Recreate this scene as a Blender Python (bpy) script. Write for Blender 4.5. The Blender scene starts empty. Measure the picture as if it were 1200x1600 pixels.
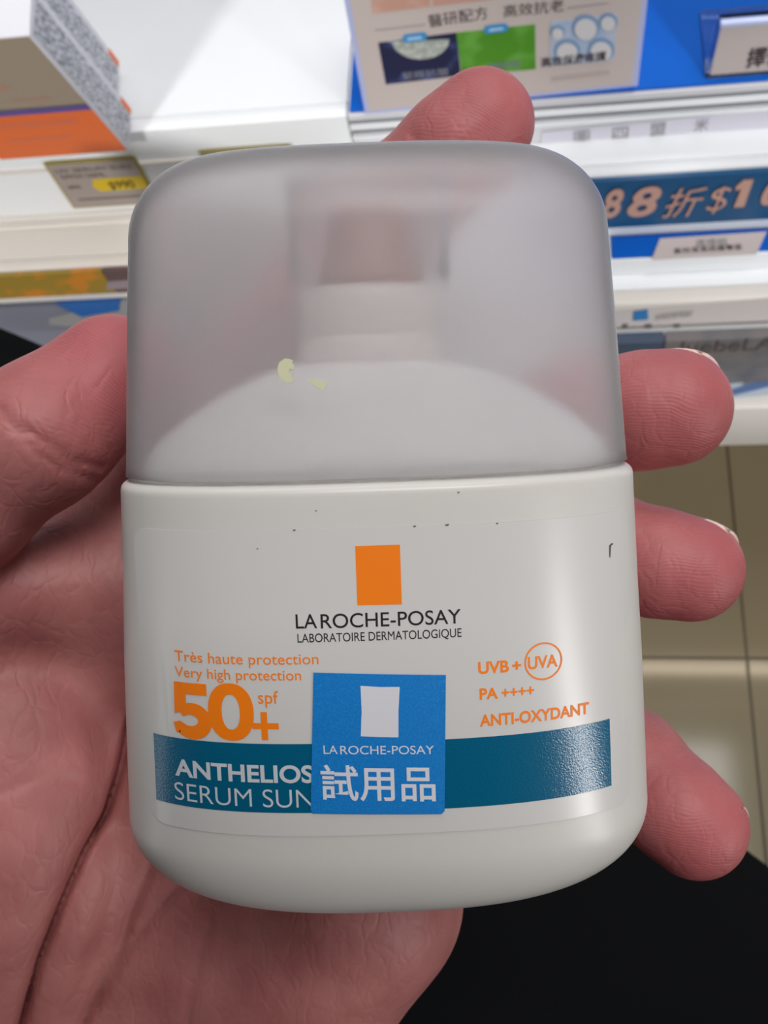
import bpy, bmesh, math
import numpy as np
from mathutils import Vector, Matrix

# ------------------------------------------------------------------ camera
F = 1500.0                                    # focal length in pixels of the 1200x1600 frame
W0, H0 = 1200, 1600
sc = bpy.context.scene
COL = sc.collection
CAM_Z = 1.45
up_c = Vector((-227, 560, 1500)).normalized()             # world up seen from the camera
x_c = Vector((8200, 230, 1500)).normalized()
x_c = (x_c - up_c * x_c.dot(up_c)).normalized()
y_c = up_c.cross(x_c)
R3 = Matrix((x_c, y_c, up_c))                              # camera vector -> world vector
MC = Matrix.Translation((0, 0, CAM_Z)) @ R3.to_4x4()
cam = bpy.data.cameras.new('camera')
cam.sensor_fit = 'VERTICAL'; cam.sensor_height = 24.0; cam.sensor_width = 18.0
cam.lens = F / H0 * 24.0
cam.clip_start = 0.005; cam.clip_end = 50
cam.dof.use_dof = True
cam.dof.focus_distance = 0.108
cam.dof.aperture_fstop = cam.lens / 0.62
camo = bpy.data.objects.new('camera', cam); COL.objects.link(camo)
camo.matrix_world = MC
sc.camera = camo
vs = sc.view_settings
sc.display_settings.display_device = 'sRGB'
vs.view_transform = 'Standard'; vs.look = 'None'; vs.gamma = 1.0; vs.use_curve_mapping = False
vs.exposure = -0.6

# ------------------------------------------------------------------ world + lights
w = bpy.data.worlds.new('world'); sc.world = w; w.use_nodes = True
w.node_tree.nodes['Background'].inputs[0].default_value = (0.92, 0.95, 1.0, 1)
w.node_tree.nodes['Background'].inputs[1].default_value = 0.11

def area(name, loc, target, sx, sy, power, color=(1, 1, 1)):
    l = bpy.data.lights.new(name, 'AREA'); l.shape = 'RECTANGLE'; l.size = sx; l.size_y = sy
    l.energy = power; l.color = color
    o = bpy.data.objects.new(name, l); COL.objects.link(o)
    d = Vector(target) - Vector(loc)
    q = d.to_track_quat('-Z', 'Y')
    o.location = loc; o.rotation_mode = 'QUATERNION'; o.rotation_quaternion = q
    return o

area('ceiling_panel_light', (-0.1, 1.5, 2.6), (0, 0.05, 1.35), 2.0, 0.6, 22, (1, .98, .96))
area('ceiling_panel_light', (0.42, 0.22, 2.75), (0.42, 0.22, 1.35), 0.8, 0.6, 24, (1, .98, .96))
area('upright_light', (1.35, -0.82, 1.62), (0, 0.0, 1.34), 0.05, 1.0, 13.0, (1, .97, .95))
area('upright_light', (-1.40, -0.68, 1.45), (0, 0.0, 1.34), 0.10, 1.0, 1.3, (1, .97, .95))
def spot(loc, target, power, ang, color=(1, 1, 1)):  # fill spots added to brighten the shelf fronts, not fixtures of the store
    l = bpy.data.lights.new('shelf_fill_spot', 'SPOT'); l.energy = power; l.spot_size = math.radians(ang); l.spot_blend = .7
    l.shadow_soft_size = .12; l.color = color
    o = bpy.data.objects.new('shelf_fill_spot', l); COL.objects.link(o); o.location = loc
    o.rotation_mode = 'QUATERNION'; o.rotation_quaternion = (Vector(target) - Vector(loc)).to_track_quat('-Z', 'Y')
spot((1.0, -1.3, 2.0), (0.36, 0.42, 0.85), 190, 24, (.97, .98, 1))
spot((-0.95, -1.3, 1.95), (-0.30, 0.42, 0.93), 190, 22, (1, .98, .96))

# ------------------------------------------------------------------ helpers
def ray(px, py):
    return (R3 @ Vector(((px - 600) / F, -(py - 800) / F, -1.0)))
CO = Vector((0, 0, CAM_Z))
def on_z(px, py, z):
    d = ray(px, py); return CO + d * ((z - CAM_Z) / d.z)
def on_y(px, py, y):
    d = ray(px, py); return CO + d * (y / d.y)

def linear(c):
    return tuple((x / 12.92 if x <= .04045 else ((x + .055) / 1.055) ** 2.4) for x in c)
def hexc(r, g, b):
    return linear((r / 255., g / 255., b / 255.)) + (1,)

def newmat(name, color=(.8, .8, .8, 1), rough=.5, **kw):
    m = bpy.data.materials.new(name); m.use_nodes = True
    b = m.node_tree.nodes['Principled BSDF']
    b.inputs['Base Color'].default_value = color
    b.inputs['Roughness'].default_value = rough
    for k, v in kw.items():
        b.inputs[k.replace('_', ' ')].default_value = v
    return m
def nd(m, t, **kw):
    n = m.node_tree.nodes.new(t)
    for k, v in kw.items(): setattr(n, k, v)
    return n
def lk(m, a, b): m.node_tree.links.new(a, b)
def pbsdf(m): return m.node_tree.nodes['Principled BSDF']
def add_bump(m, scale, strength, dist=0.0002, detail=3):
    tc = nd(m, 'ShaderNodeTexCoord'); n = nd(m, 'ShaderNodeTexNoise'); n.inputs['Scale'].default_value = scale
    n.inputs['Detail'].default_value = detail
    bp = nd(m, 'ShaderNodeBump'); bp.inputs['Strength'].default_value = strength; bp.inputs['Distance'].default_value = dist
    lk(m, tc.outputs['Object'], n.inputs['Vector']); lk(m, n.outputs['Fac'], bp.inputs['Height'])
    lk(m, bp.outputs['Normal'], pbsdf(m).inputs['Normal'])
def add_mottle(m, c2, scale, lo=.45, hi=.6):
    b = pbsdf(m); c1 = tuple(b.inputs['Base Color'].default_value)
    tc = nd(m, 'ShaderNodeTexCoord'); n = nd(m, 'ShaderNodeTexNoise'); n.inputs['Scale'].default_value = scale
    r = nd(m, 'ShaderNodeValToRGB'); r.color_ramp.elements[0].position = lo; r.color_ramp.elements[1].position = hi
    r.color_ramp.elements[0].color = c1; r.color_ramp.elements[1].color = c2
    lk(m, tc.outputs['Object'], n.inputs['Vector']); lk(m, n.outputs['Fac'], r.inputs['Fac']); lk(m, r.outputs['Color'], b.inputs['Base Color'])

def thing(name, label, cat, M=None, group=None, kind=None):
    o = bpy.data.objects.new(name, None); COL.objects.link(o)
    o.empty_display_size = .01
    if M is not None: o.matrix_world = M
    if label: o['label'] = label
    if cat: o['category'] = cat
    if group: o['group'] = group
    if kind: o['kind'] = kind
    return o
def mesh_obj(name, verts, faces, mat, parent=None, smooth=False, M=None, label=None):
    me = bpy.data.meshes.new(name)
    me.from_pydata([tuple(v) for v in verts], [], [tuple(f) for f in faces]); me.update()
    if smooth: me.polygons.foreach_set('use_smooth', [True] * len(me.polygons))
    o = bpy.data.objects.new(name, me); COL.objects.link(o)
    if mat: me.materials.append(mat)
    if parent is not None: o.parent = parent
    if M is not None: o.matrix_world = M
    if label: o['label'] = label
    return o
def bevel(o, w, seg=3):
    md = o.modifiers.new('bevel', 'BEVEL'); md.width = w; md.segments = seg; md.limit_method = 'ANGLE'
    for p in o.data.polygons: p.use_smooth = True
    return o
def inv_pts(root, pts):
    Mi = root.matrix_world.inverted(); return [Mi @ Vector(p) for p in pts]
def boxpts(x0, x1, y0, y1, z0, z1):
    v = [(x, y, z) for z in (z0, z1) for y in (y0, y1) for x in (x0, x1)]
    f = [(0, 2, 3, 1), (4, 5, 7, 6), (0, 1, 5, 4), (2, 6, 7, 3), (0, 4, 6, 2), (1, 3, 7, 5)]
    return v, f
def box(name, x0, x1, y0, y1, z0, z1, mat, parent, bev=0.001):
    v, f = boxpts(x0, x1, y0, y1, z0, z1)
    o = mesh_obj(name, inv_pts(parent, v) if parent is not None else v, f, mat, parent)
    if bev: bevel(o, bev, 2)
    return o
def slab(name, quad, thick, mat, parent, nrm=None, label=None):
    """polygon of world points extruded against its normal"""
    q = [Vector(p) for p in quad]
    n = (q[1] - q[0]).cross(q[2] - q[0]).normalized() if nrm is None else Vector(nrm)
    if n.dot(CO - q[0]) < 0: n = -n
    k = len(q)
    v = q + [p - n * thick for p in q]
    f = [tuple(range(k)), tuple(range(2 * k - 1, k - 1, -1))] + [(i, i + k, (i + 1) % k + k, (i + 1) % k) for i in range(k)]
    return mesh_obj(name, inv_pts(parent, v) if parent is not None else v, f, mat, parent, label=label)

_txt = {}
def text_geo(s, bold=0.0, space=1.0):
    """flat text as (verts Nx2 in units, faces); x from 0, baseline 0"""
    key = (s, bold, space)
    if key in _txt: return _txt[key]
    c = bpy.data.curves.new('t', 'FONT'); c.body = s; c.size = 1.0; c.offset = bold; c.resolution_u = 8
    c.space_character = space; c.fill_mode = 'FRONT'
    o = bpy.data.objects.new('t', c); COL.objects.link(o)
    dg = bpy.context.evaluated_depsgraph_get(); dg.update()
    me = bpy.data.meshes.new_from_object(o.evaluated_get(dg))
    v = np.array([tuple(p.co)[:2] for p in me.vertices]); f = [tuple(p.vertices) for p in me.polygons]
    bpy.data.objects.remove(o); bpy.data.curves.remove(c); bpy.data.meshes.remove(me)
    _txt[key] = (v, f); return _txt[key]
def text_fit(s, x0, x1, y0, h, bold=0.0, space=1.0, cap=None):
    """text whose ink spans x0..x1, baseline y0, capital height h"""
    v, f = text_geo(s, bold, space)
    v = v.copy()
    v[:, 0] -= v[:, 0].min(); v[:, 0] *= (x1 - x0) / v[:, 0].max()
    capm = cap if cap else 0.727
    v[:, 1] *= h / capm
    v[:, 0] += x0; v[:, 1] += y0
    return v, f

# ------------------------------------------------------------------ materials
M_body = newmat('white_plastic', hexc(208, 205, 201), .34, Subsurface_Weight=.08, Subsurface_Scale=.002, IOR=1.46)
add_bump(M_body, 900, .04, .0001)
M_shoulder = newmat('inner_white_plastic', hexc(232, 230, 226), .4)
M_label = newmat('label_film', hexc(208, 206, 204), .3, Coat_Weight=.25, Coat_Roughness=.25)
M_teal = newmat('teal_band_ink', hexc(6, 92, 126), .2, IOR=1.5)
add_bump(M_teal, 5000, .35, .00006, 1)
M_orange = newmat('orange_ink', hexc(246, 126, 2), .5)
M_black = newmat('black_ink', hexc(26, 22, 26), .5)
M_wink = newmat('pale_grey_ink', hexc(200, 204, 212), .45)
M_stick = newmat('blue_sticker_paper', hexc(2, 116, 196), .5)
add_mottle(M_stick, hexc(20, 134, 210), 4500, .4, .75)
M_stickw = newmat('sticker_white', hexc(216, 216, 224), .5)
M_edge = newmat('label_edge', hexc(190, 188, 186), .4)
M_chip = newmat('cream_residue', hexc(206, 206, 172), .7)
M_speck = newmat('grey_speck', hexc(90, 86, 86), .7)
M_nozzle = newmat('nozzle_plastic', hexc(150, 78, 58), .5)
M_collar = newmat('collar_plastic', hexc(224, 217, 208), .4)

def frosted(name, tint, rough, haze, ior=1.25):
    m = bpy.data.materials.new(name); m.use_nodes = True; nt = m.node_tree
    nt.nodes.remove(nt.nodes['Principled BSDF'])
    out = nt.nodes['Material Output']
    g = nd(m, 'ShaderNodeBsdfRefraction'); g.inputs['Color'].default_value = tint; g.inputs['Roughness'].default_value = rough; g.inputs['IOR'].default_value = ior
    d = nd(m, 'ShaderNodeBsdfDiffuse'); d.inputs['Color'].default_value = (.94, .93, .95, 1)
    t = nd(m, 'ShaderNodeBsdfTranslucent'); t.inputs['Color'].default_value = (.9, .9, .92, 1)
    s = nd(m, 'ShaderNodeBsdfGlossy'); s.inputs['Roughness'].default_value = .38
    a = nd(m, 'ShaderNodeMixShader'); a.inputs[0].default_value = .6
    lk(m, d.outputs[0], a.inputs[1]); lk(m, t.outputs[0], a.inputs[2])
    geo = nd(m, 'ShaderNodeNewGeometry')
    b = nd(m, 'ShaderNodeMixShader'); b.inputs[0].default_value = haze
    lk(m, g.outputs[0], b.inputs[1]); lk(m, a.outputs[0], b.inputs[2])
    fr = nd(m, 'ShaderNodeFresnel'); fr.inputs['IOR'].default_value = 1.4
    inv = nd(m, 'ShaderNodeMath', operation='SUBTRACT'); inv.inputs[0].default_value = 1.0; lk(m, geo.outputs['Backfacing'], inv.inputs[1])
    mul = nd(m, 'ShaderNodeMath', operation='MULTIPLY'); lk(m, fr.outputs[0], mul.inputs[0]); lk(m, inv.outputs[0], mul.inputs[1])
    c = nd(m, 'ShaderNodeMixShader'); lk(m, mul.outputs[0], c.inputs[0])
    lk(m, b.outputs[0], c.inputs[1]); lk(m, s.outputs[0], c.inputs[2])
    lk(m, c.outputs[0], out.inputs['Surface'])
    return m
M_cap = frosted('frosted_cap_plastic', (.995, .985, .995, 1), .46, .25, 1.14)
M_sleeve = frosted('clear_sleeve_plastic', (.98, .98, .98, 1), .2, .10, 1.04)

# ------------------------------------------------------------------ BOTTLE
PITCH, YAW, ROLL, TX, TY, TD, BB, NN = (.140102, .00297641, .0348916, -.911906, 5.77078, 117.0943, 17.583, 2.65587)
Rb = (Matrix.Rotation(ROLL, 3, 'Z') @ Matrix.Rotation(PITCH, 3, 'X') @ Matrix.Rotation(YAW, 3, 'Y'))
MB_mm = Matrix.Translation((TX, TY, -TD)) @ Rb.to_4x4()           # bottle mm -> camera mm
MB = MC @ Matrix.Translation(Vector((TX, TY, -TD)) * .001) @ Rb.to_4x4()
NRING = 160
_t = np.linspace(0, 2 * np.pi, NRING, endpoint=False)
# even out the ring by arc length
def se_ring(n):
    t = np.linspace(0, 2 * np.pi, 4001)
    x = np.sign(np.cos(t)) * np.abs(np.cos(t)) ** (2 / n) * 30; z = np.sign(np.sin(t)) * np.abs(np.sin(t)) ** (2 / n) * 17
    s = np.concatenate([[0], np.cumsum(np.hypot(np.diff(x), np.diff(z)))])
    tt = np.interp(np.linspace(0, s[-1], NRING, endpoint=False), s, t)
    return np.sign(np.cos(tt)) * np.abs(np.cos(tt)) ** (2 / n), np.sign(np.sin(tt)) * np.abs(np.sin(tt)) ** (2 / n)
CX, SZ = se_ring(NN)
CXc, SZc = np.cos(_t), np.sin(_t)

def loft(name, prof, mat, parent, circ=False, close0=True, close1=True, label=None):
    """prof: list of (v, a, b) mm"""
    cx, sz = (CXc, SZc) if circ else (CX, SZ)
    vs_, fs = [], []
    for v, a, b in prof:
        for i in range(NRING): vs_.append((a * cx[i] * .001, v * .001, b * sz[i] * .001))
    for k in range(len(prof) - 1):
        for i in range(NRING):
            j = (i + 1) % NRING
            fs.append((k * NRING + i, k * NRING + j, (k + 1) * NRING + j, (k + 1) * NRING + i))
    if close0: fs.append(tuple(range(NRING)))
    if close1: fs.append(tuple(range((len(prof) - 1) * NRING + NRING - 1, (len(prof) - 1) * NRING - 1, -1)))
    o = mesh_obj(name, vs_, fs, mat, parent, smooth=True, label=label)
    bm = bmesh.new(); bm.from_mesh(o.data); bmesh.ops.recalc_face_normals(bm, faces=bm.faces); bm.to_mesh(o.data); bm.free()
    return o

BV = np.array([-60, -44, -39, -30, -22, -14, -2.5, 0, 40.])
BA = np.array([32.35, 32.32, 32.16, 31.82, 31.48, 31.0, 30.45, 30.35, 30.3])
def body_a(v): return np.interp(v, BV, BA)
V0B, HB, AB_, BBB, MBm = -41.6, 9.65, 14.4, 6.7, 2.1

bottle = thing('sunscreen_bottle', 'white sunscreen bottle with frosted domed cap held in the hand', 'bottle', MB)
prof = []
for k in range(26):                                               # bottom corner up
    ang = (1 - k / 25.) * math.pi / 2
    pf = math.cos(ang) ** (2 / MBm) if k > 0 else 0; hh = math.sin(ang) ** (2 / MBm) if k < 25 else 0
    prof.append((V0B - HB * hh, 32.28 - AB_ * (1 - pf), BB - BBB * (1 - pf)))
prof = [(V0B - HB - .25, 4, 3), (V0B - HB - .15, 12, 7)] + prof
for v in np.linspace(-40, -1.6, 28): prof.append((v, float(body_a(v)), BB))
for k in range(1, 9):
    an = k / 8 * math.pi / 2
    prof.append((-1.4 + 1.1 * math.sin(an), 30.38 - 1.3 * (1 - math.cos(an)), BB - 1.3 * (1 - math.cos(an))))
loft('body', prof, M_body, bottle)
# shoulder dome inside the cap
prof = [(-.6, 27.6, 14.8), (1.4, 27.6, 14.8)]
for k in range(1, 31):
    u = k / 30.; m = 1.32
    prof.append((1.4 + 10.9 * (1 - (1 - u) ** m) ** (1 / m), 27.6 - 18.4 * u, 14.8 - 6.4 * u))
prof.append((12.4, 2, 2))
loft('shoulder', prof, M_shoulder, bottle)
# pump collar, nozzle, inner sleeve
pc = loft('pump_collar', [(11.5, 8.4, 8.4), (11.9, 8.6, 8.6), (15.2, 8.6, 8.6), (15.4, 8.4, 8.4), (15.7, 8.6, 8.6), (20.2, 8.5, 8.5), (20.8, 8.2, 8.2), (21, 7.6, 7.6), (21.05, 2, 2)], M_collar, bottle, circ=True)
loft('nozzle', [(20.9, 6.6, 6.6), (23, 6.2, 6.2), (26, 5.3, 5.3), (29.0, 4.6, 4.6), (30.2, 3.8, 3.8), (30.6, 1, 1)], M_nozzle, bottle, circ=True, label='reddish brown pump nozzle seen blurred through the cap')
# cap: thin frosted shell
def cap_prof(off):
    p = []
    for v in np.linspace(.15 if off == 0 else .15, 26.0, 22):
        p.append((v, float(np.interp(v, [0, 2, 10, 17, 26], [29.75, 29.56, 28.95, 28.4, 27.62])) - off, float(np.interp(v, [0, 26], [16.9, 16.3])) - off))
    for k in range(1, 27):
        ang = k / 26. * math.pi / 2; m = 2.04
        pf = max(math.cos(ang), 0) ** (2 / m) if k < 26 else 0; hh = math.sin(ang) ** (2 / m)
        p.append((26.1 + (9.97 - off) * hh, 27.6 - off - 10.5 * (1 - pf), 16.3 - off - (10.6) * (1 - pf)))
    p += [(36.1 - off + .12, 10, 3.4), (36.1 - off + .2, 3, 1.2)]
    return p
outer = cap_prof(0); inner = cap_prof(1.1)
# one closed shell: inner surface reversed, then outer
loft('cap', inner[::-1] + outer, M_cap, bottle)
sl_o = [(21.6, 9.5, 9.5), (33.5, 9.5, 9.5)]; sl_i = [(33.5, 8.8, 8.8), (21.6, 8.8, 8.8)]
sp = sl_o + sl_i + [sl_o[0]]
loft('inner_sleeve', sp, M_sleeve, bottle, circ=True, close0=False, close1=False)

def surf_pt(x, v, h, cap=False):
    if cap:
        a = float(np.interp(v, [0, 2, 10, 17, 26], [29.75, 29.56, 28.95, 28.4, 27.62])); b = float(np.interp(v, [0, 26], [16.9, 16.3]))
    else:
        a = float(body_a(v)); b = BB
    u = min(abs(x) / a, .9999)
    z = b * (1 - u ** NN) ** (1 / NN)
    nx = (u ** (NN - 1)) / a * (1 if x >= 0 else -1); nz = ((z / b) ** (NN - 1)) / b
    l = math.hypot(nx, nz)
    return ((x + nx / l * h) * .001, v * .001, (z + nz / l * h) * .001)
def wrap(name, verts, faces, mat, parent, h, thick=.012, cap=False, step=.8, label=None, xf=None):
    """flat shape in (x, v) mm wrapped on the bottle, as a thin raised layer"""
    bm = bmesh.new()
    vv = [bm.verts.new((p[0], p[1], 0)) for p in verts]
    for f in faces:
        try: bm.faces.new([vv[i] for i in f])
        except ValueError: pass
    bmesh.ops.remove_doubles(bm, verts=bm.verts, dist=1e-5)
    xs = [p[0] for p in verts]; x = math.floor(min(xs) / step) * step + step
    while x < max(xs):
        g = bm.verts[:] + bm.edges[:] + bm.faces[:]
        bmesh.ops.bisect_plane(bm, geom=g, plane_co=(x, 0, 0), plane_no=(1, 0, 0), dist=1e-6)
        x += step
    for f in bm.faces:
        f.normal_update()
        if f.normal.z < 0: f.normal_flip()
    if thick:
        r = bmesh.ops.extrude_face_region(bm, geom=bm.faces[:])
        top = {e for e in r['geom'] if isinstance(e, bmesh.types.BMVert)}
    else:
        top = set()
    for q in bm.verts:
        hh = h + (thick if q in top else 0)
        q.co = surf_pt(q.co.x, q.co.y, hh, cap)
    me = bpy.data.meshes.new(name); bm.to_mesh(me); bm.free()
    me.materials.append(mat)
    me.polygons.foreach_set('use_smooth', [True] * len(me.polygons)); me.set_sharp_from_angle(angle=math.radians(35))
    o = bpy.data.objects.new(name, me); COL.objects.link(o); o.parent = parent
    if label: o['label'] = label
    return o
def rrect(x0, x1, y0, y1, r, n=5):
    pts = []
    for cx, cy, a0 in ((x1 - r, y1 - r, 0), (x0 + r, y1 - r, 90), (x0 + r, y0 + r, 180), (x1 - r, y0 + r, 270)):
        for k in range(n + 1):
            a = math.radians(a0 + 90 * k / n); pts.append((cx + r * math.cos(a), cy + r * math.sin(a)))
    return pts, [tuple(range(len(pts)))]
def poly(name, pts, mat, parent, h, **k):
    return wrap(name, pts, [tuple(range(len(pts)))], mat, parent, h, **k)

lv, lf = rrect(-27.4, 28.2, -39.0, -5.0, 2.0)
lab = wrap('label', lv, lf, M_label, bottle, .02, thick=.05)
H1 = .085
poly('teal_band', [(-26.4, -36.28), (25.4, -36.28), (25.2, -28.4), (-26.2, -28.4)], M_teal, lab, H1)
poly('orange_square', [(-2.5, -13.22), (2.21, -13.28), (2.21, -6.87), (-2.48, -6.87)], M_orange, lab, H1)
def ptext(s, x0, x1, y, h, mat, par, hh=H1, bold=0., name='printed_text', cap=None, space=1.0, slope=0., **k):
    v, f = text_fit(s, x0, x1, y, h, bold, space, cap)
    if slope: v[:, 1] += (v[:, 0] - x0) * slope
    return wrap(name, v, f, mat, par, hh, **k)
ptext('LA', -9.1, -6.85, -15.56, 1.62, M_black, lab, bold=.004)
ptext('ROCHE-POSAY', -6.45, 8.42, -15.6, 1.62, M_black, lab, bold=.004)
ptext('LABORATOIRE DERMATOLOGIQUE', -9.0, 8.45, -17.1, 1.0, M_black, lab)
ptext('Très haute protection', -22.85, -6.87, -19.5, 1.25, M_orange, lab)
ptext('Very high protection', -22.95, -8.81, -21.25, 1.2, M_orange, lab)
def stroke(pts, wid):
    """ribbon of varying width along a polyline"""
    v, f = [], []
    for i, (x, y) in enumerate(pts):
        p0 = pts[max(i - 1, 0)]; p1 = pts[min(i + 1, len(pts) - 1)]
        dx, dy = p1[0] - p0[0], p1[1] - p0[1]; l = math.hypot(dx, dy); w_ = wid[i] / 2 if isinstance(wid, (list, tuple)) else wid / 2
        v += [(x - dy / l * w_, y + dx / l * w_), (x + dy / l * w_, y - dx / l * w_)]
    for i in range(len(pts) - 1): f.append((2 * i, 2 * i + 1, 2 * i + 3, 2 * i + 2))
    return v, f
arc5, w5 = [(-22.6, -25.3), (-22.2, -25.05)], [1.1, 1.25]
for k in range(25):                                   # bowl of the five
    a = math.radians(105 - 250 * k / 24)
    arc5.append((-21.35 + 1.62 * math.cos(a), -26.2 + 1.36 * math.sin(a))); w5.append(1.3 + .3 * math.sin(math.pi * k / 24))
arc5.append((-23.35, -27.15)); w5.append(1.2)
v5, f5 = stroke(arc5, w5)
v5 += [(-23.15, -23.2), (-23.15, -21.9), (-19.35, -21.9), (-19.35, -23.2)]; f5.append(tuple(range(len(v5) - 4, len(v5))))
v5 += [(-23.3, -25.55), (-23.15, -21.9), (-21.75, -21.9), (-21.9, -25.0)]; f5.append(tuple(range(len(v5) - 4, len(v5))))
wrap('printed_text', v5, f5, M_orange, lab, H1)
v0, f0 = [], []
for k in range(48):
    a = 2 * math.pi * k / 48
    ex = lambda r, p: r * math.copysign(abs(p) ** .9, p)
    v0 += [(-16.72 + ex(2.56, math.cos(a)), -24.9 + ex(3.24, math.sin(a))), (-16.72 + ex(1.02, math.cos(a)), -24.9 + ex(1.98, math.sin(a)))]
for k in range(48):
    j = (k + 1) % 48; f0.append((2 * k, 2 * j, 2 * j + 1, 2 * k + 1))
wrap('printed_text', v0, f0, M_orange, lab, H1 + .003)
poly('plus_sign', [(-14.4, -26.72), (-13.42, -26.72), (-13.42, -27.95), (-12.72, -27.95), (-12.72, -26.72), (-11.5, -26.72), (-11.5, -26.05), (-12.72, -26.05), (-12.72, -24.8), (-13.42, -24.8), (-13.42, -26.05), (-14.4, -26.05)], M_orange, lab, H1 + .002)
ptext('spf', -13.6, -11.4, -23.85, 1.5, M_orange, lab)
ptext('ANTHELIOS', -23.7, -8.0, -32.75, 1.98, M_wink, lab, hh=H1 + .02, bold=.026)
ptext('SERUM SUN', -23.9, -8.1, -35.65, 2.2, M_wink, lab, hh=H1 + .02, bold=-.008)
ptext('UVB', 10.15, 13.5, -21.28, 1.32, M_orange, lab, bold=.025)
ptext('+', 13.85, 14.85, -21.28, 1.25, M_orange, lab, bold=.03)
ptext('UVA', 15.6, 18.95, -21.22, 1.4, M_orange, lab, bold=.02)
cv, cf = [], []
for k in range(64):
    a = 2 * math.pi * k / 64
    for r in (1.92, 2.1): cv.append((17.35 + r * math.cos(a) * 1.02, -20.5 + r * math.sin(a)))
for k in range(64):
    j = (k + 1) % 64; cf.append((2 * k, 2 * k + 1, 2 * j + 1, 2 * j))
wrap('orange_circle', cv, cf, M_orange, lab, H1)
ptext('PA', 10.25, 12.25, -24.15, 1.25, M_orange, lab, bold=.025)
ptext('++++', 12.65, 16.25, -24.2, 1.25, M_orange, lab, bold=.02)
ptext('ANTI-OXYDANT', 10.2, 22.6, -27.15, 1.32, M_orange, lab, bold=.025)
# sample sticker stuck over the band
stk = poly('sample_sticker', [(-8.3, -36.3), (-8.45, -35.9), (-7.46, -20.42), (6.66, -21.2), (6.12, -36.5), (5.75, -36.85)], M_stick, bottle, .13, thick=.06)
HS = .2
poly('white_rectangle', [(-2.68, -27.62), (-2.48, -24.8), (-2.5, -22.0), (-.4, -22.22), (1.68, -22.28), (1.46, -25), (1.36, -27.9), (-.6, -27.8)], M_stickw, stk, HS)
ptext('LA', -6.75, -5.25, -29.5, 1.0, M_stickw, stk, hh=HS, slope=-.03)
ptext('ROCHE-POSAY', -4.95, 5.15, -29.58, 1.0, M_stickw, stk, hh=HS, slope=-.035)
ptext('試用品', -7.2, 5.2, -34.35, 3.3, M_stickw, stk, hh=HS, slope=-.05, bold=.012, cap=.77)
# residue on the cap, small scuffs on the label
def blob(cx, cy, pts): return [(cx + x, cy + y) for x, y in pts]
poly('residue_fleck', blob(-8.9, 11.55, [(.45, 1.15), (-.1, 1.25), (-.7, .9), (-.95, .2), (-.8, -.6), (-.3, -1.15), (.5, -1.2), (.85, -.95), (.45, -.75), (.6, -.4), (.2, -.15), (.35, .2), (.75, .1), (.9, .5), (.6, .75), (.75, 1.0)]), M_chip, bottle, .01, thick=.06, cap=True)
poly('residue_fleck', blob(-5.7, 10.1, [(-1.0, .4), (-.6, .55), (.1, .3), (.9, .25), (1.05, -.1), (.6, -.35), (.5, -.75), (.1, -.45), (-.5, -.1)]), M_chip, bottle, .01, thick=.04, cap=True)
rng = np.random.RandomState(4)
for (x, v, s) in [(-8.8, -5.0, .18), (3.8, -5.0, .2), (7.2, -5.0, .25), (12.5, -5.1, .15), (8.5, -1.6, .12), (-12.8, -6.9, .1), (-6.4, -3, .08)]:
    poly('scuff_mark', blob(x, v, [(-s, .04), (0, s * .4), (s, .1), (s * .5, -s * .3), (-s * .4, -.1)]), M_speck, bottle, .075, thick=.01)
poly('scuff_mark', blob(25.4, -9.6, [(-.08, .9), (.25, 1.1), (.55, 1.0), (.2, .8), (.08, -.5), (-.05, -.4)]), M_speck, bottle, .075, thick=.01)

# ------------------------------------------------------------------ the phone that takes the picture, out of view, added to shade the lower hand
M_phone = newmat('phone_glass', hexc(24, 25, 28), .3)
ph = thing('shading_phone', 'dark phone out of view at the camera, added to shade the lower hand and bottle', 'phone', MC @ Matrix.Translation((-.012, -.056, .007)))
pv_, pf_ = boxpts(-.037, .037, -.075, .075, -.004, .004)
po = mesh_obj('phone_body', pv_, pf_, M_phone, ph); bevel(po, .003, 3)

# ------------------------------------------------------------------ HAND (signed distance field -> one skin surface)
def C(px, py, d):                                    # a point of the hand, camera millimetres
    return np.array([(px - 600) * d / F, -(py - 800) * d / F, -d], dtype=np.float32)
G = .56
x0, x1, y0_, y1_, z0_, z1_ = -92., 62., -122., 76., -196., -116.
gx = np.arange(x0, x1, G, dtype=np.float32); gy = np.arange(y0_, y1_, G, dtype=np.float32); gz = np.arange(z0_, z1_, G, dtype=np.float32)
X, Y, Z = np.meshgrid(gx, gy, gz, indexing='ij')
def cone(a, b, ra, rb):
    ab = b - a; L = float(ab @ ab)
    t = np.clip(((X - a[0]) * ab[0] + (Y - a[1]) * ab[1] + (Z - a[2]) * ab[2]) / L, 0, 1)
    return np.sqrt((X - a[0] - t * ab[0]) ** 2 + (Y - a[1] - t * ab[1]) ** 2 + (Z - a[2] - t * ab[2]) ** 2) - (ra + (rb - ra) * t)
def ell(c, r):
    k = np.sqrt(((X - c[0]) / r[0]) ** 2 + ((Y - c[1]) / r[1]) ** 2 + ((Z - c[2]) / r[2]) ** 2)
    return (k - 1) * min(r)
def smin(a, b, k):
    h = np.clip(.5 + .5 * (b - a) / k, 0, 1)
    return b + (a - b) * h - k * h * (1 - h)
def chain(pts, rs, k=2.5):
    d = None
    for i in range(len(pts) - 1):
        e = cone(pts[i], pts[i + 1], rs[i], rs[i + 1])
        d = e if d is None else smin(d, e, k)
    return d
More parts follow.
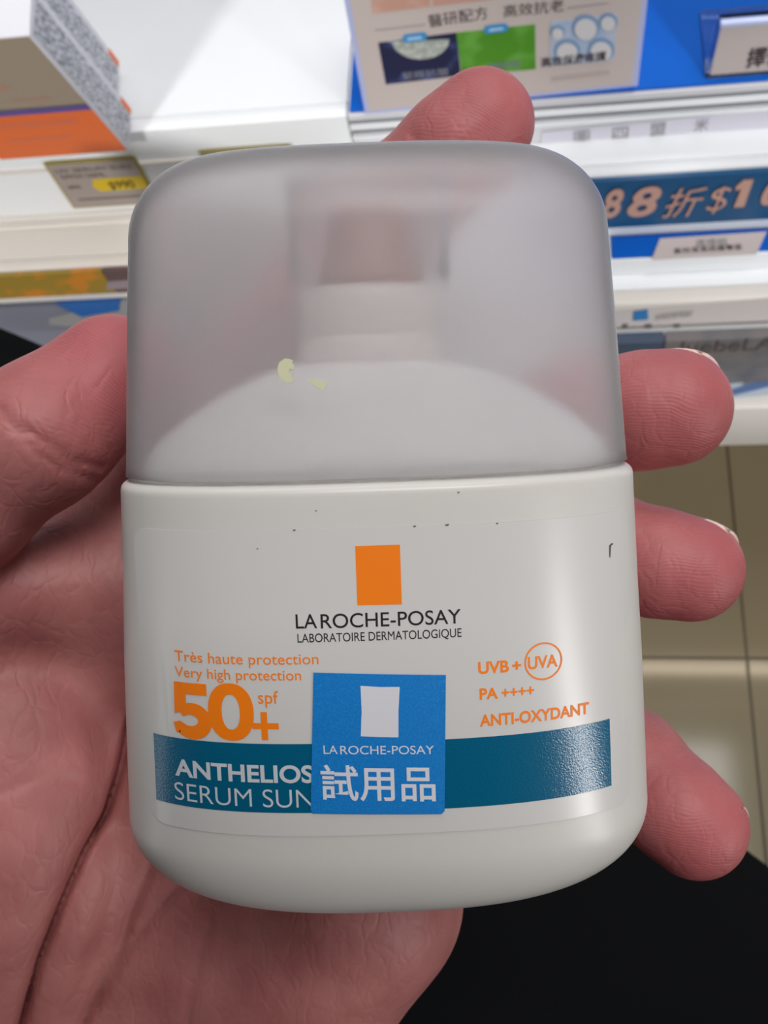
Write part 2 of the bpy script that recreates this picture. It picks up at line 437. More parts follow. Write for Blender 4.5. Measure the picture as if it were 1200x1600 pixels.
J = {
 'index': [C(215, 830, 157), C(420, 565, 150), C(605, 335, 146), C(752, 194, 141)],
 'middle': [C(330, 960, 156), C(700, 790, 152), C(900, 655, 147), C(1050, 637, 139)],
 'ring': [C(440, 1090, 156), C(760, 970, 152), C(915, 858, 147), C(1078, 889, 140)],
 'little': [C(560, 1200, 155), C(820, 1130, 152), C(980, 1195, 146), C(1085, 1289, 139)]}
RJ = {'index': [11, 9.6, 8.8, 7.2], 'middle': [11, 9.8, 9.0, 7.9], 'ring': [11, 9.6, 9.7, 7.1], 'little': [10.5, 8.8, 8.3, 7.0]}
palm = chain([C(190, 1700, 168), C(215, 830, 160)], [17, 12])
for nm, mid in (('middle', C(300, 1450, 166)), ('ring', C(400, 1480, 166)), ('little', C(570, 1400, 160))):
    palm = smin(palm, chain([C(280, 1750, 170), mid, J[nm][0]], [16, 15 if nm != 'little' else 15.5, RJ[nm][0] + .5]), 7)
palm = smin(palm, cone(C(520, 1395, 158), C(395, 1640, 161), 16.5, 16.5), 8)          # hypothenar
palm = smin(palm, ell(C(330, 1130, 164), (26, 34, 12)), 8)
th = chain([C(60, 1720, 165), C(-230, 960, 146), C(-60, 775, 134), C(60, 682, 131), C(178, 590, 135)], [17, 14.5, 9.8, 9.2, 8.8], 4)
then = smin(th, ell(C(0, 1290, 151), (20, 32, 15)), 9)                     # thenar mound
web = smin(cone(C(-90, 1000, 150), C(215, 880, 160), 11, 9), cone(C(-70, 935, 143), C(170, 905, 151), 8, 9), 5)
palm = smin(palm, web, 12)
hand = smin(palm, then, 3)
for nm in ('index', 'middle', 'ring', 'little'):
    fg = chain(J[nm], RJ[nm])
    # finger pad
    tip, dp = J[nm][3], J[nm][2]
    padc = tip * .72 + dp * .28 + np.array([0, 0, 1.6], dtype=np.float32)
    fg = smin(fg, cone(padc, tip, RJ[nm][3] + .2, RJ[nm][3] - .3), 3)
    k = np.clip((28 - np.abs(hand)) / 28, 0, 1)
    hand = smin(hand, fg, 3.0)
hand = smin(hand, chain([C(230, 1700, 170), C(150, 2150, 190)], [22, 25]), 10)      # wrist
hand = smin(hand, chain([C(380, 1720, 168), C(300, 2150, 190)], [17, 22]), 10)
# creases of the palm, pressed into the camera-facing side
PXg = 600 + X / -Z * F; PYg = 800 - Y / -Z * F
def crease(pts, depth, wid):
    global hand
    pts = np.array(pts, float); best = None
    xs0, xs1 = pts[:, 0].min() - 60, pts[:, 0].max() + 60; ys0, ys1 = pts[:, 1].min() - 60, pts[:, 1].max() + 60
    m = (PXg > xs0) & (PXg < xs1) & (PYg > ys0) & (PYg < ys1) & (np.abs(hand) < 4)
    px, py = PXg[m], PYg[m]
    for i in range(len(pts) - 1):
        a, b = pts[i], pts[i + 1]; ab = b - a
        t = np.clip(((px - a[0]) * ab[0] + (py - a[1]) * ab[1]) / (ab @ ab), 0, 1)
        d = np.hypot(px - a[0] - t * ab[0], py - a[1] - t * ab[1])
        best = d if best is None else np.minimum(best, d)
    hand[m] += (depth * np.exp(-(best / wid) ** 2)).astype(np.float32)
crease([(205, 1120), (188, 1200), (165, 1270), (130, 1330), (95, 1410), (60, 1500), (30, 1610)], 2.2, 7)
crease([(205, 1120), (188, 1200), (165, 1270), (130, 1330), (95, 1410), (60, 1500), (30, 1610)], 1.5, 34)
crease([(240, 1345), (205, 1430), (180, 1500), (160, 1530), (125, 1610)], 1.1, 8)
crease([(290, 1370), (240, 1430), (190, 1500), (150, 1570)], .8, 7)
crease([(330, 1440), (300, 1540), (290, 1620)], .4, 8)
crease([(30, 665), (70, 690), (110, 720), (160, 730)], .5, 6)
crease([(0, 640), (40, 690), (90, 730), (150, 750)], .4, 6)
crease([(640, 205), (655, 225)], .3, 5)
crease([(0, 1240), (60, 1215), (120, 1220)], .35, 6)
# keep clear of the bottle: the skin is pressed flat against it
Rn = np.array([list(r) for r in Rb], dtype=np.float32)
dx, dy, dz = X - TX, Y - TY, Z + TD
bx = Rn[0, 0] * dx + Rn[1, 0] * dy + Rn[2, 0] * dz; bv = Rn[0, 1] * dx + Rn[1, 1] * dy + Rn[2, 1] * dz; bz = Rn[0, 2] * dx + Rn[1, 2] * dy + Rn[2, 2] * dz
pv = [-51.4, -51, -49.5, -47, -44, -41, -39, -22, -14, 0, 8, 26, 31, 34, 36]; pa = [19, 22, 27, 30.5, 32, 32.3, 32.2, 31.5, 31, 30.3, 29.2, 27.7, 25.5, 22, 17]
pb = [11, 12.5, 15, 16.8, 17.5, 17.6, 17.6, 17.6, 17.6, 17.4, 16.8, 16.4, 14.5, 11, 6]
A_ = np.interp(bv, pv, pa).astype(np.float32); B_ = np.interp(bv, pv, pb).astype(np.float32)
q = ((np.abs(bx) / A_) ** NN + (np.abs(bz) / B_) ** NN) ** (1 / NN)
rad = np.hypot(bx, bz)
db = np.where(q > .05, rad * (1 - 1 / np.maximum(q, .05)), -12)
db = np.maximum(db, np.maximum(bv - 36.3, -51.6 - bv)) - .25
hand = -smin(-hand, db.astype(np.float32), .8)
del PXg, PYg, q, rad, A_, B_, dx, dy, dz, bx, bz, bv, db

def surface_nets(S):
    nx, ny, nz = S.shape
    neg = S < 0
    cnt = np.zeros((nx - 1, ny - 1, nz - 1), np.int8)
    for i in (0, 1):
        for j in (0, 1):
            for k in (0, 1): cnt += neg[i:nx - 1 + i, j:ny - 1 + j, k:nz - 1 + k]
    act = (cnt > 0) & (cnt < 8)
    idx = -np.ones(act.shape, np.int64); ii = np.argwhere(act); idx[act] = np.arange(len(ii))
    acc = np.zeros((len(ii), 3)); n = np.zeros(len(ii))
    cs = [(i, j, k) for i in (0, 1) for j in (0, 1) for k in (0, 1)]
    for a in cs:
        for ax in range(3):
            if a[ax] == 0:
                b = list(a); b[ax] = 1
                s0 = S[ii[:, 0] + a[0], ii[:, 1] + a[1], ii[:, 2] + a[2]]; s1 = S[ii[:, 0] + b[0], ii[:, 1] + b[1], ii[:, 2] + b[2]]
                m = (s0 < 0) != (s1 < 0)
                t = s0[m] / (s0[m] - s1[m])
                p = np.tile(np.array(a, float), (m.sum(), 1)); p[:, ax] += t
                acc[m] += p; n[m] += 1
    v = ii + acc / n[:, None]
    faces = []
    for ax in range(3):
        sl0 = [slice(1, -1)] * 3; sl1 = [slice(1, -1)] * 3
        sl0[ax] = slice(0, -1); sl1[ax] = slice(1, None)
        e = neg[tuple(sl0)] != neg[tuple(sl1)]
        pos = np.argwhere(e); fl = neg[tuple(sl0)][e]
        o = [1, 1, 1]; o[ax] = 0; pos = pos + np.array(o)
        u, w_ = [(1, 2), (2, 0), (0, 1)][ax]
        eu = np.zeros(3, int); eu[u] = 1; ew = np.zeros(3, int); ew[w_] = 1
        g = lambda p: idx[p[:, 0], p[:, 1], p[:, 2]]
        qd = np.stack([g(pos - eu - ew), g(pos - ew), g(pos), g(pos - eu)], 1)
        qd[~fl] = qd[~fl][:, ::-1]
        faces.append(qd)
    return v, np.concatenate(faces)
hv, hf = surface_nets(hand)
hv = hv * G + np.array([x0, y0_, z0_])
del hand, palm, th, then, web, fg
# light relaxing of the net
for _ in range(2):
    s = np.zeros_like(hv); n = np.zeros(len(hv))
    for a, b in ((0, 1), (1, 2), (2, 3), (3, 0)):
        np.add.at(s, hf[:, a], hv[hf[:, b]]); np.add.at(n, hf[:, a], 1)
        np.add.at(s, hf[:, b], hv[hf[:, a]]); np.add.at(n, hf[:, b], 1)
    hv = hv * .5 + .5 * s / n[:, None]

WR = C(220, 1740, 170)                         # wrist: origin of the hand
MH = MC @ Matrix.Translation(Vector([float(c) for c in WR]) * .001)
M_skin = newmat('skin', hexc(205, 140, 128), .5, Subsurface_Weight=.25, Subsurface_Scale=.003, Specular_IOR_Level=.35)
pbsdf(M_skin).inputs['Subsurface Radius'].default_value = (1.0, .35, .2)
def build_skin(m):
    b = pbsdf(m)
    tc = nd(m, 'ShaderNodeTexCoord')
    def math_(op, *ins):
        n = nd(m, 'ShaderNodeMath', operation=op)
        for i, v in enumerate(ins):
            if hasattr(v, 'links') or hasattr(v, 'is_linked'): lk(m, v, n.inputs[i])
            else: n.inputs[i].default_value = v
        return n.outputs[0]
    def dist(p):
        n = nd(m, 'ShaderNodeVectorMath', operation='DISTANCE'); lk(m, tc.outputs['Object'], n.inputs[0]); n.inputs[1].default_value = p
        return n.outputs['Value']
    def loc(c): return tuple(float(v) * .001 for v in (c - WR))
    red = None; ridges = None
    off = {'index': (-5, -12, 0), 'middle': (-3, -14, 0), 'ring': (-3, -13, 0), 'little': (-2, -14, 0), 'thumb': (-10, -16, 0)}
    tips = {n: J[n][3] for n in J}; tips['thumb'] = C(170, 570, 130)
    for n, t in tips.items():
        d = dist(loc(t))
        mk = math_('SUBTRACT', 1.0, math_('MULTIPLY', d, 1 / .019)); mk = math_('MAXIMUM', mk, 0.0)
        red = mk if red is None else math_('MAXIMUM', red, mk)
        c2 = loc(t + np.array(off[n], dtype=np.float32)); dd = dist(c2)
        nz = nd(m, 'ShaderNodeTexNoise'); nz.inputs['Scale'].default_value = 160; nz.inputs['Detail'].default_value = 1
        lk(m, tc.outputs['Object'], nz.inputs['Vector'])
        dd = math_('ADD', dd, math_('MULTIPLY', nz.outputs['Fac'], .0022))
        wv = math_('SINE', math_('MULTIPLY', dd, 2 * math.pi / .00044))
        wv = math_('MULTIPLY', wv, math_('MINIMUM', math_('MULTIPLY', mk, 1.8), 1.0))
        ridges = wv if ridges is None else math_('ADD', ridges, wv)
    n1 = nd(m, 'ShaderNodeTexNoise'); n1.inputs['Scale'].default_value = 90; n1.inputs['Detail'].default_value = 5
    lk(m, tc.outputs['Object'], n1.inputs['Vector'])
    rp = nd(m, 'ShaderNodeValToRGB')
    rp.color_ramp.elements[0].position = .35; rp.color_ramp.elements[1].position = .65
    rp.color_ramp.elements[0].color = hexc(166, 102, 100); rp.color_ramp.elements[1].color = hexc(184, 120, 117)
    lk(m, n1.outputs['Fac'], rp.inputs['Fac'])
    mx = nd(m, 'ShaderNodeMix', data_type='RGBA'); lk(m, math_('MULTIPLY', red, .9), mx.inputs[0])
    lk(m, rp.outputs['Color'], mx.inputs[6]); mx.inputs[7].default_value = hexc(172, 80, 88)
    lk(m, mx.outputs[2], b.inputs['Base Color'])
    n2 = nd(m, 'ShaderNodeTexVoronoi', feature='DISTANCE_TO_EDGE'); n2.inputs['Scale'].default_value = 420
    mp = nd(m, 'ShaderNodeMapping'); mp.inputs['Scale'].default_value = (1, .45, 1); mp.inputs['Rotation'].default_value = (0, 0, .6)
    nzw = nd(m, 'ShaderNodeTexNoise'); nzw.inputs['Scale'].default_value = 240
    lk(m, tc.outputs['Object'], nzw.inputs['Vector'])
    ad = nd(m, 'ShaderNodeVectorMath', operation='MULTIPLY_ADD'); lk(m, nzw.outputs['Color'], ad.inputs[0]); ad.inputs[1].default_value = (.004,) * 3; lk(m, tc.outputs['Object'], ad.inputs[2])
    lk(m, ad.outputs[0], mp.inputs['Vector']); lk(m, mp.outputs[0], n2.inputs['Vector'])
    cr = math_('MINIMUM', math_('MULTIPLY', n2.outputs['Distance'], 5.0), 1.0)
    n3 = nd(m, 'ShaderNodeTexNoise'); n3.inputs['Scale'].default_value = 1400; n3.inputs['Detail'].default_value = 4
    lk(m, tc.outputs['Object'], n3.inputs['Vector'])
    hgt = math_('ADD', math_('MULTIPLY', cr, .8), math_('MULTIPLY', n3.outputs['Fac'], .35))
    hgt = math_('ADD', hgt, math_('MULTIPLY', ridges, .15))
    bp = nd(m, 'ShaderNodeBump'); bp.inputs['Strength'].default_value = .55; bp.inputs['Distance'].default_value = .00012
    lk(m, hgt, bp.inputs['Height']); lk(m, bp.outputs[0], b.inputs['Normal'])
build_skin(M_skin)
hand_o = mesh_obj('hand', (hv - WR) * .001, hf.tolist(), M_skin, smooth=True, M=MH)
hand_o['label'] = 'left hand, palm towards the viewer, fingers spread behind and holding the white bottle'
hand_o['category'] = 'hand'
M_nail = newmat('fingernail', hexc(236, 205, 192), .25, Subsurface_Weight=.2, Subsurface_Scale=.001)
def nail(nm, dors, ext=1.0, lift=.35):
    t, p = J[nm][3].astype(float), J[nm][2].astype(float); r = RJ[nm][3]
    ax = (t - p) / np.linalg.norm(t - p); dn = np.array(dors, float); dn -= ax * (dn @ ax); dn /= np.linalg.norm(dn); sd = np.cross(ax, dn)
    vs_, n, k = [], 14, 12
    for layer in (r + lift, r - .25):
        for i in range(n + 1):
            u = -9.5 + (9.5 + r * .62 + ext) * i / n
            for j in range(k + 1):
                th_ = math.radians(-58 + 116 * j / k)
                ww = 1.0
                if i == n: u2 = u - 1.6 * abs(th_) ** 2
                else: u2 = u
                rr = layer * (1 if u2 < 0 else math.sqrt(max(.12, 1 - (u2 / (r * 1.25)) ** 2)))
                vs_.append(t + ax * u2 + dn * rr * math.cos(th_) + sd * rr * math.sin(th_) * ww)
    fs = []; m = (n + 1) * (k + 1)
    g = lambda l, i, j: l * m + i * (k + 1) + j
    for i in range(n):
        for j in range(k):
            fs.append((g(0, i, j), g(0, i, j + 1), g(0, i + 1, j + 1), g(0, i + 1, j))); fs.append((g(1, i, j), g(1, i + 1, j), g(1, i + 1, j + 1), g(1, i, j + 1)))
    for i in range(n):
        fs.append((g(0, i, 0), g(0, i + 1, 0), g(1, i + 1, 0), g(1, i, 0))); fs.append((g(0, i, k), g(1, i, k), g(1, i + 1, k), g(0, i + 1, k)))
    for j in range(k):
        fs.append((g(0, 0, j), g(1, 0, j), g(1, 0, j + 1), g(0, 0, j + 1))); fs.append((g(0, n, j), g(0, n, j + 1), g(1, n, j + 1), g(1, n, j)))
    o = mesh_obj('fingernail', (np.array(vs_) - WR) * .001, fs, M_nail, hand_o, smooth=True)
    return o
nail('index', (0, .15, -1)); nail('middle', (.3, 1, -1.0), 1.3, .6); nail('ring', (.3, 1, -1.0), 1.3, .6); nail('little', (.5, .7, -.7), .3)

# ------------------------------------------------------------------ STORE BACKGROUND
ZA = 0.95
M_white = newmat('white_shelf_enamel', hexc(232, 234, 236), .35)
M_cream = newmat('cream_shelf_enamel', hexc(222, 216, 208), .4)
M_rail = newmat('rail_plastic', hexc(206, 206, 210), .3)
M_groove = newmat('rail_groove', hexc(120, 122, 128), .5)
M_blue = newmat('blue_mat', hexc(0, 88, 186), .6, Specular_IOR_Level=.15)
M_paper = newmat('beige_paper', hexc(190, 178, 174), .6)
M_ptxt = newmat('dark_print', hexc(52, 42, 46), .6)
M_gtxt = newmat('grey_print', hexc(140, 136, 138), .6)
M_clear = newmat('clear_acrylic', (.93, .95, 1, 1), .05, Transmission_Weight=1.0, IOR=1.3)
def plane_text(name, s, pA, pB, pTop, plane, mat, parent, cap=None, bold=0., off=.0006, thick=.0003, slant=0.):
    """text on a world plane: pA/pB ends of the baseline, pTop a pixel at the top of the first letter"""
    A, B, T = plane(*pA), plane(*pB), plane(*pTop)
    ux = (B - A); L = ux.length; ux.normalize()
    up = (T - A); up = up - ux * up.dot(ux); h = up.length; up.normalize()
    n = ux.cross(up)
    if n.dot(CO - A) < 0: n = -n
    v, f = text_fit(s, 0, L, 0, h, bold, 1.0, cap)
    P3 = [A + ux * (p[0] + slant * p[1]) + up * p[1] + n * off for p in v]
    return mesh_obj(name, inv_pts(parent, P3), f, mat, parent)
def patch(name, pxs, plane, mat, parent, off=.0004, thick=.0003):
    q = [plane(*p) for p in pxs]
    n = (q[1] - q[0]).cross(q[2] - q[0]).normalized()
    if n.dot(CO - q[0]) < 0: n = -n
    return slab(name, [p + n * off for p in q], thick, mat, parent, nrm=n)

# stair-like section of the display, measured down one column of the view
YA = on_z(1100, 139, ZA).y
def section(col, first, steps):
    y, z = YA, ZA
    out = [(y, z)]
    for kind_, py in steps:
        if kind_ == 'v': z = on_y(col, py, y).z
        else: y = on_z(col, py, z).y
        out.append((y, z))
    return out
XS = on_z(541, 192, ZA).x                          # seam between the two bays
XL, XR = -1.0, 1.0
SR = section(1100, 139, [('v', 205), ('h', 270), ('v', 361), ('h', 400), ('v', 424), ('h', 470), ('v', 507), ('h', 523), ('v', 584), ('h', 640), ('v', 697)])
SL = section(100, 252, [('v', 342), ('h', 352), ('v', 356), ('h', 422), ('v', 470)])
#print('SEAM', round(XS, 3), 'R', [tuple(round(c, 3) for c in p) for p in SR]); print('L', [tuple(round(c, 3) for c in p) for p in SL])
YB = YA + .42
def bay(name, label, x0, x1, S, mats):
    t = thing(name, label, 'shelf', Matrix.Translation(((x0 + x1) / 2, YA, ZA)))
    b = box('top_board', x0, x1, YA + .0122, YB, ZA - .022, ZA, M_white, t, 0)
    for i in range(len(S) - 1):
        (ya, za), (yb, zb) = S[i], S[i + 1]
        if abs(ya - yb) < 1e-6:                    # riser
            box('riser_panel', x0, x1, ya, ya + .012, zb + (.0002 if i + 2 < len(S) else 0), za, mats[i], t, .0008)
        else:
            box('lower_board', x0, x1, yb + .0122, YB, zb - .018, zb, mats[i], t, 0)
    return t
shr = bay('display_shelf', 'white stepped display shelf on the right, with blue mats and a promotion strip', XS + .0005, XR, SR,
          [M_rail, M_white, M_white, M_white, M_white, M_white, M_cream, M_white, M_white, M_cream, M_cream])
shl = bay('display_shelf', 'white display shelf on the left, carrying the orange and cream boxes', XL, XS - .0005, SL,
          [M_white, M_cream, M_cream, M_cream, M_cream])
# rail ribs along the price rail of the right bay
for a, m_, dy in ((150, M_groove, .0006), (156, M_white, .003), (166, M_groove, .0006), (172, M_white, .003)):
    zc = on_y(1100, a, YA).z
    box('rail_rib', XS + .001, XR, YA - dy, YA + .001, zc - .0012, zc + .0012, m_, shr, 0)
for a in (262, 334):
    zc = on_y(100, a, YA).z
    box('rail_rib', XL, XS - .001, YA - .0025, YA + .001, zc - .001, zc + .0015, M_cream, shl, 0)
wallb = mesh_obj('wall_back', *boxpts(-1.6, 1.6, YB + .001, YB + .05, 0, 1.55), M_white); wallb['kind'] = 'structure'

# LED strip of the shelf above (out of the frame)
def strip(x, y, z, sx, power, col=(1, 1, 1)):
    area('shelf_led_strip', (x, y, z), (x, y - .03, z - 1), sx, .03, power, col)
strip(-.15, YA + .20, ZA + .42, 1.7, 1.3, (.93, .97, 1))

# blue mat on the top board
matt = box('blue_mat', XS + .002, .62, YA + .002, YA + .36, ZA + .0002, ZA + .0022, M_blue, None, .0005)
matt['label'] = 'large blue mat lying on the top board of the right shelf'; matt['category'] = 'mat'
# info card
yc = on_z(575, 176, ZA + .002).y
nl = Vector((0, -1, .12)).normalized()
o0 = on_z(575, 176, ZA + .0024)
def on_card(px, py):
    d = ray(px, py); return CO + d * ((o0 - CO).dot(nl) / d.dot(nl))
lt = thing('info_card', 'beige leaflet standing on the blue mat, with dark, green and bubble pictures', 'leaflet', Matrix.Translation(on_card(780, 150)))
A, B = on_card(575, 176), on_card(989, 133)
upv = Vector((0, .12, 1)).normalized(); uxv = (B - A).normalized()
tl, tr = A + upv * .15 - uxv * .0, B + upv * .15
slab('card_board', [A - uxv * .002 - upv * .001, B + uxv * .003 - upv * .001, tr + uxv * .003, tl - uxv * .002], .003, newmat('acrylic_edge', hexc(176, 182, 220), .2), lt)
patch('card_paper', [(577, 173), (987, 130), (1003, 0), (1018, -120), (520, -120), (547, 0)], on_card, M_paper, lt, off=.0003)
plane_text('heading_text', '醫研配方', (671, 41), (763, 27), (668, 24), on_card, M_ptxt, lt, cap=.78)
plane_text('heading_text', '高效抗老', (787, 25), (881, 15), (784, 9), on_card, M_ptxt, lt, cap=.78)
patch('rule_line', [(586, 45.5), (664, 36.5), (664, 37.8), (586, 46.8)], on_card, M_gtxt, lt, off=.0007)
patch('rule_line', [(886, 11), (950, 3), (950, 4.3), (886, 12.3)], on_card, M_gtxt, lt, off=.0007)
M_pink = newmat('pink_photo', hexc(188, 146, 130), .6); add_mottle(M_pink, hexc(206, 172, 160), 40)
patch('picture', [(582, 20), (672, 9), (672, -60), (575, -60)], on_card, M_pink, lt, off=.0007)
patch('picture', [(676, 9), (772, -3), (780, -60), (676, -60)], on_card, M_pink, lt, off=.0007)
M_navy = newmat('navy_photo', hexc(30, 32, 66), .5); add_mottle(M_navy, hexc(58, 70, 118), 60, .5, .62)
patch('picture', [(591, 66), (713, 50), (720, 117), (603, 131)], on_card, M_navy, lt, off=.0007)
dial = [(606, 63.5)] + [(657 + 45 * math.cos(math.radians(a)), 60 + 31 * math.sin(math.radians(a))) for a in range(170, -5, -10)]
M_dial = newmat('dial_photo', hexc(150, 158, 150), .5); add_mottle(M_dial, hexc(182, 186, 180), 300)
patch('dial_picture', dial[::-1], on_card, M_dial, lt, off=.0011)
M_green = newmat('green_photo', hexc(74, 138, 32), .5); add_mottle(M_green, hexc(98, 158, 62), 45)
patch('picture', [(713, 50), (836, 37), (837, 107), (722, 117)], on_card, M_green, lt, off=.0007)
M_bub = newmat('bubble_photo', hexc(176, 184, 202), .5); add_mottle(M_bub, hexc(158, 176, 204), 80)
patch('picture', [(861, 33), (965, 21), (959, 93), (858, 102)], on_card, M_bub, lt, off=.0007)
M_ring = newmat('bubble_rim', hexc(122, 148, 180), .5); M_bubl = newmat('bubble_light', hexc(204, 202, 204), .4)
for cx, cy, r in ((915, 43, 20), (886, 80, 19), (939, 78, 19), (950, 34, 13), (871, 50, 10)):
    patch('bubble_rim', [(cx + (r + 2) * math.cos(a), cy - 2 + (r + 1) * .95 * math.sin(a)) for a in [math.pi * k / 16 for k in range(32)]], on_card, M_ring, lt, off=.0010)
    patch('bubble', [(cx + r * .86 * math.cos(a), cy + 1 + r * .9 * .9 * math.sin(a)) for a in [math.pi * k / 16 for k in range(32)]], on_card, M_bubl, lt, off=.0014)
M_pill = newmat('blue_pill', hexc(60, 140, 196), .5); M_pillt = newmat('pill_text', hexc(160, 196, 220), .5)
for cx, cy in ((648, 57), (775, 43)):
    pl = [(cx + sx * 13 + 6 * math.cos(math.radians(a)), cy - sx * 1.6 + 6.5 * math.sin(math.radians(a))) for sx, a in [(1, t) for t in range(-90, 91, 30)] + [(-1, t) for t in range(90, 271, 30)]]
    patch('caption_pill', pl, on_card, M_pill, lt, off=.0012)
    patch('pill_text', [(cx - 11, cy - .5), (cx + 11, cy - 3), (cx + 11, cy + 1), (cx - 11, cy + 3.6)], on_card, M_pillt, lt, off=.0017)
M_capw = newmat('pale_caption', hexc(130, 132, 150), .6)
plane_text('caption_text', '緊緻抗皺', (630, 122), (702, 114), (629, 112), on_card, M_capw, lt, cap=.78, off=.0012)
plane_text('caption_text', '植物舒緩', (764, 107), (812, 102), (764, 97), on_card, M_capw, lt, cap=.78, off=.0012)
plane_text('caption_text', '高效保濕修護', (846, 101), (947, 90), (845, 89), on_card, M_ptxt, lt, cap=.78, bold=.01, off=.0018)
patch('small_print', [(862, 118), (952, 108), (952, 115), (862, 126)], on_card, newmat('faint_print', hexc(176, 162, 158), .6), lt, off=.0007)
# acrylic sign holder
ah = thing('sign_holder', 'clear acrylic sign holder with a beige card, at the top right on the blue mat', 'sign', Matrix.Translation(on_z(1150, 118, ZA + .0025)))
z_ = ZA + .0026
yh = on_z(1105, 123, z_).y; xh = on_z(1105, 123, z_).x
dep = on_z(1090, 22, z_).y - yh
box('base_plate', xh - .001, xh + .12, yh, yh + dep, z_, z_ + .0025, M_clear, ah, .0005)
def on_h(px, py): return on_y(px, py, yh + .0005)
hz = on_h(1130, 38).z
slab('upright_plate', [(xh, yh + .001, z_), (xh + .12, yh + .001, z_), (xh + .12, yh + .001, hz + .004), (xh, yh + .001, hz + .004)], .003, M_clear, ah, nrm=(0, -1, 0))
slab('sign_paper', [(xh + .001, yh - .0012, z_ + .004), (xh + .12, yh - .0012, z_ + .004), (xh + .12, yh - .0012, hz), (xh + .001, yh - .0012, hz)], .0006, M_paper, ah, nrm=(0, -1, 0))
box('clear_rim', xh, xh + .12, yh - .003, yh + .001, hz, hz + .004, newmat('bright_acrylic_edge', hexc(196, 206, 240), .15), ah, .001)
def on_h2(px, py): return on_y(px, py, yh - .0014)
plane_text('sign_text', '擇優', (1165, 103), (1228, 96), (1164, 78), on_h2, M_ptxt, ah, cap=.78, bold=.01)

# grey characters on the price rail
def on_lip(px, py): return on_y(px, py, YA - .0005)
rt = thing('rail_insert', 'long pale insert with blurred grey characters in the right price rail', 'label strip', Matrix.Translation(on_lip(1000, 200)))
patch('insert_strip', [(846, 206), (1240, 167), (1240, 200), (846, 236)], on_lip, newmat('lilac_strip', hexc(200, 198, 208), .4), rt, off=.0002)
for ch, a, b in (('圖', 897, 921), ('四', 957, 981), ('盟', 1015, 1040), ('米', 1084, 1106)):
    plane_text('grey_character', ch, (a, 222 - (a - 897) * .1), (b, 222 - (b - 897) * .1), (a, 205 - (a - 897) * .1), on_lip, M_gtxt, rt, cap=.78)
# promotion strip
yp = SR[2][0] - .0125 + .012
def on_promo(px, py): return on_y(px, py, SR[2][0] - .004)
pr = thing('promotion_strip', 'dark teal promotion strip with large copper figures, right of the cap', 'sign', Matrix.Translation(on_promo(1080, 320)))
M_promo = newmat('promo_teal', hexc(18, 78, 122), .35); M_copper = newmat('copper_print', hexc(192, 150, 136), .5); M_copd = newmat('copper_outline', hexc(96, 84, 100), .5)
tA, tB, bA, bB = on_promo(900, 296), on_promo(1300, 250), on_promo(900, 363), on_promo(1300, 332)
zt, zb = (on_promo(970, 288).z + on_promo(1200, 262).z) / 2, (on_promo(970, 357).z + on_promo(1200, 341).z) / 2
slab('strip_board', [(tA.x, tA.y, zt), (tA.x + .3, tA.y, zt), (tA.x + .3, tA.y, zb), (tA.x, tA.y, zb)], .0035, M_promo, pr, nrm=(0, -1, 0))
for s_, a, b, yb_, ht, bd in (('8', 938, 972, 338, 42, .03), ('8', 976, 1026, 336, 44, .03), ('折', 1033, 1092, 335, 38, .0), ('$', 1101, 1136, 328, 38, -.012), ('0', 1182, 1222, 318, 42, .03)):
    for mm, o_, bb in ((M_copd, .0006, bd + .02), (M_copper, .0012, bd)):
        plane_text('strip_figure', s_, (a, yb_), (b - 6, yb_ - 3), (a + 2, yb_ - ht), on_promo, mm, pr, cap=.78 if s_ == '折' else None, bold=bb, off=o_, slant=.18)
for mm, o_, g_ in ((M_copd, .0006, 1.6), (M_copper, .0012, 0)):
    patch('strip_figure', [(1146 - g_, 322 + g_), (1162 + g_, 321 + g_), (1177 + g_, 279 - g_), (1161, 280 - g_), (1150 - g_, 289), (1149 - g_, 296 + g_), (1158 - g_, 293)], on_promo, mm, pr, off=o_)
# second blue mat with price card
ym, zm = SR[4]
m2 = box('blue_mat', on_z(965, 412, zm).x - .004, .6, ym + .001, SR[3][0] - .0015, zm + .0002, zm + .002, M_blue, None, .0005)
m2['label'] = 'narrow blue mat on the step below the promotion strip'; m2['category'] = 'mat'
def on_m2(px, py): return on_z(px, py, zm + .0028)
c2 = thing('price_card', 'beige card with two printed lines lying on the narrow blue mat', 'card', Matrix.Translation(on_m2(1100, 390)))
patch('card_sheet', [(1018, 406), (1182, 397), (1198, 362), (1031, 373)], on_m2, M_paper, c2, off=.0002, thick=.0004)
plane_text('card_text', '選擇組', (1087, 386), (1137, 382.5), (1089, 376), on_m2, M_gtxt, c2, cap=.78)
plane_text('card_text', '高效保濕修護專區', (1053, 397), (1160, 390), (1056, 389), on_m2, M_ptxt, c2, cap=.78)
# small printed lip lower down
y6 = SR[6][0]
def on_l6(px, py): return on_y(px, py, y6 - .0006)
lp = thing('shelf_label', 'pale shelf label with a small blue square and grey lettering, above the middle fingertip', 'label', Matrix.Translation(on_l6(1050, 492)))
patch('label_strip', [(940, 487), (1300, 458), (1300, 495), (940, 516)], on_l6, newmat('pale_strip', hexc(206, 198, 194), .5), lp, off=.0002)
patch('blue_square', [(990, 485), (1012, 482), (1013, 498), (989, 500)], on_l6, newmat('mid_blue', hexc(56, 124, 182), .5), lp, off=.0008)
plane_text('label_text', 'LA ROCHE-POSAY', (1024, 499), (1082, 493), (1024, 489), on_l6, M_gtxt, lp, off=.0008)
for a, b in ((972, 981), (1007, 1018), (1052, 1062)):
    patch('dark_mark', [(a, 506), (b, 505), (b, 510), (a, 511)], on_l6, newmat('dark_mark', hexc(110, 100, 98), .5), lp, off=.0008)
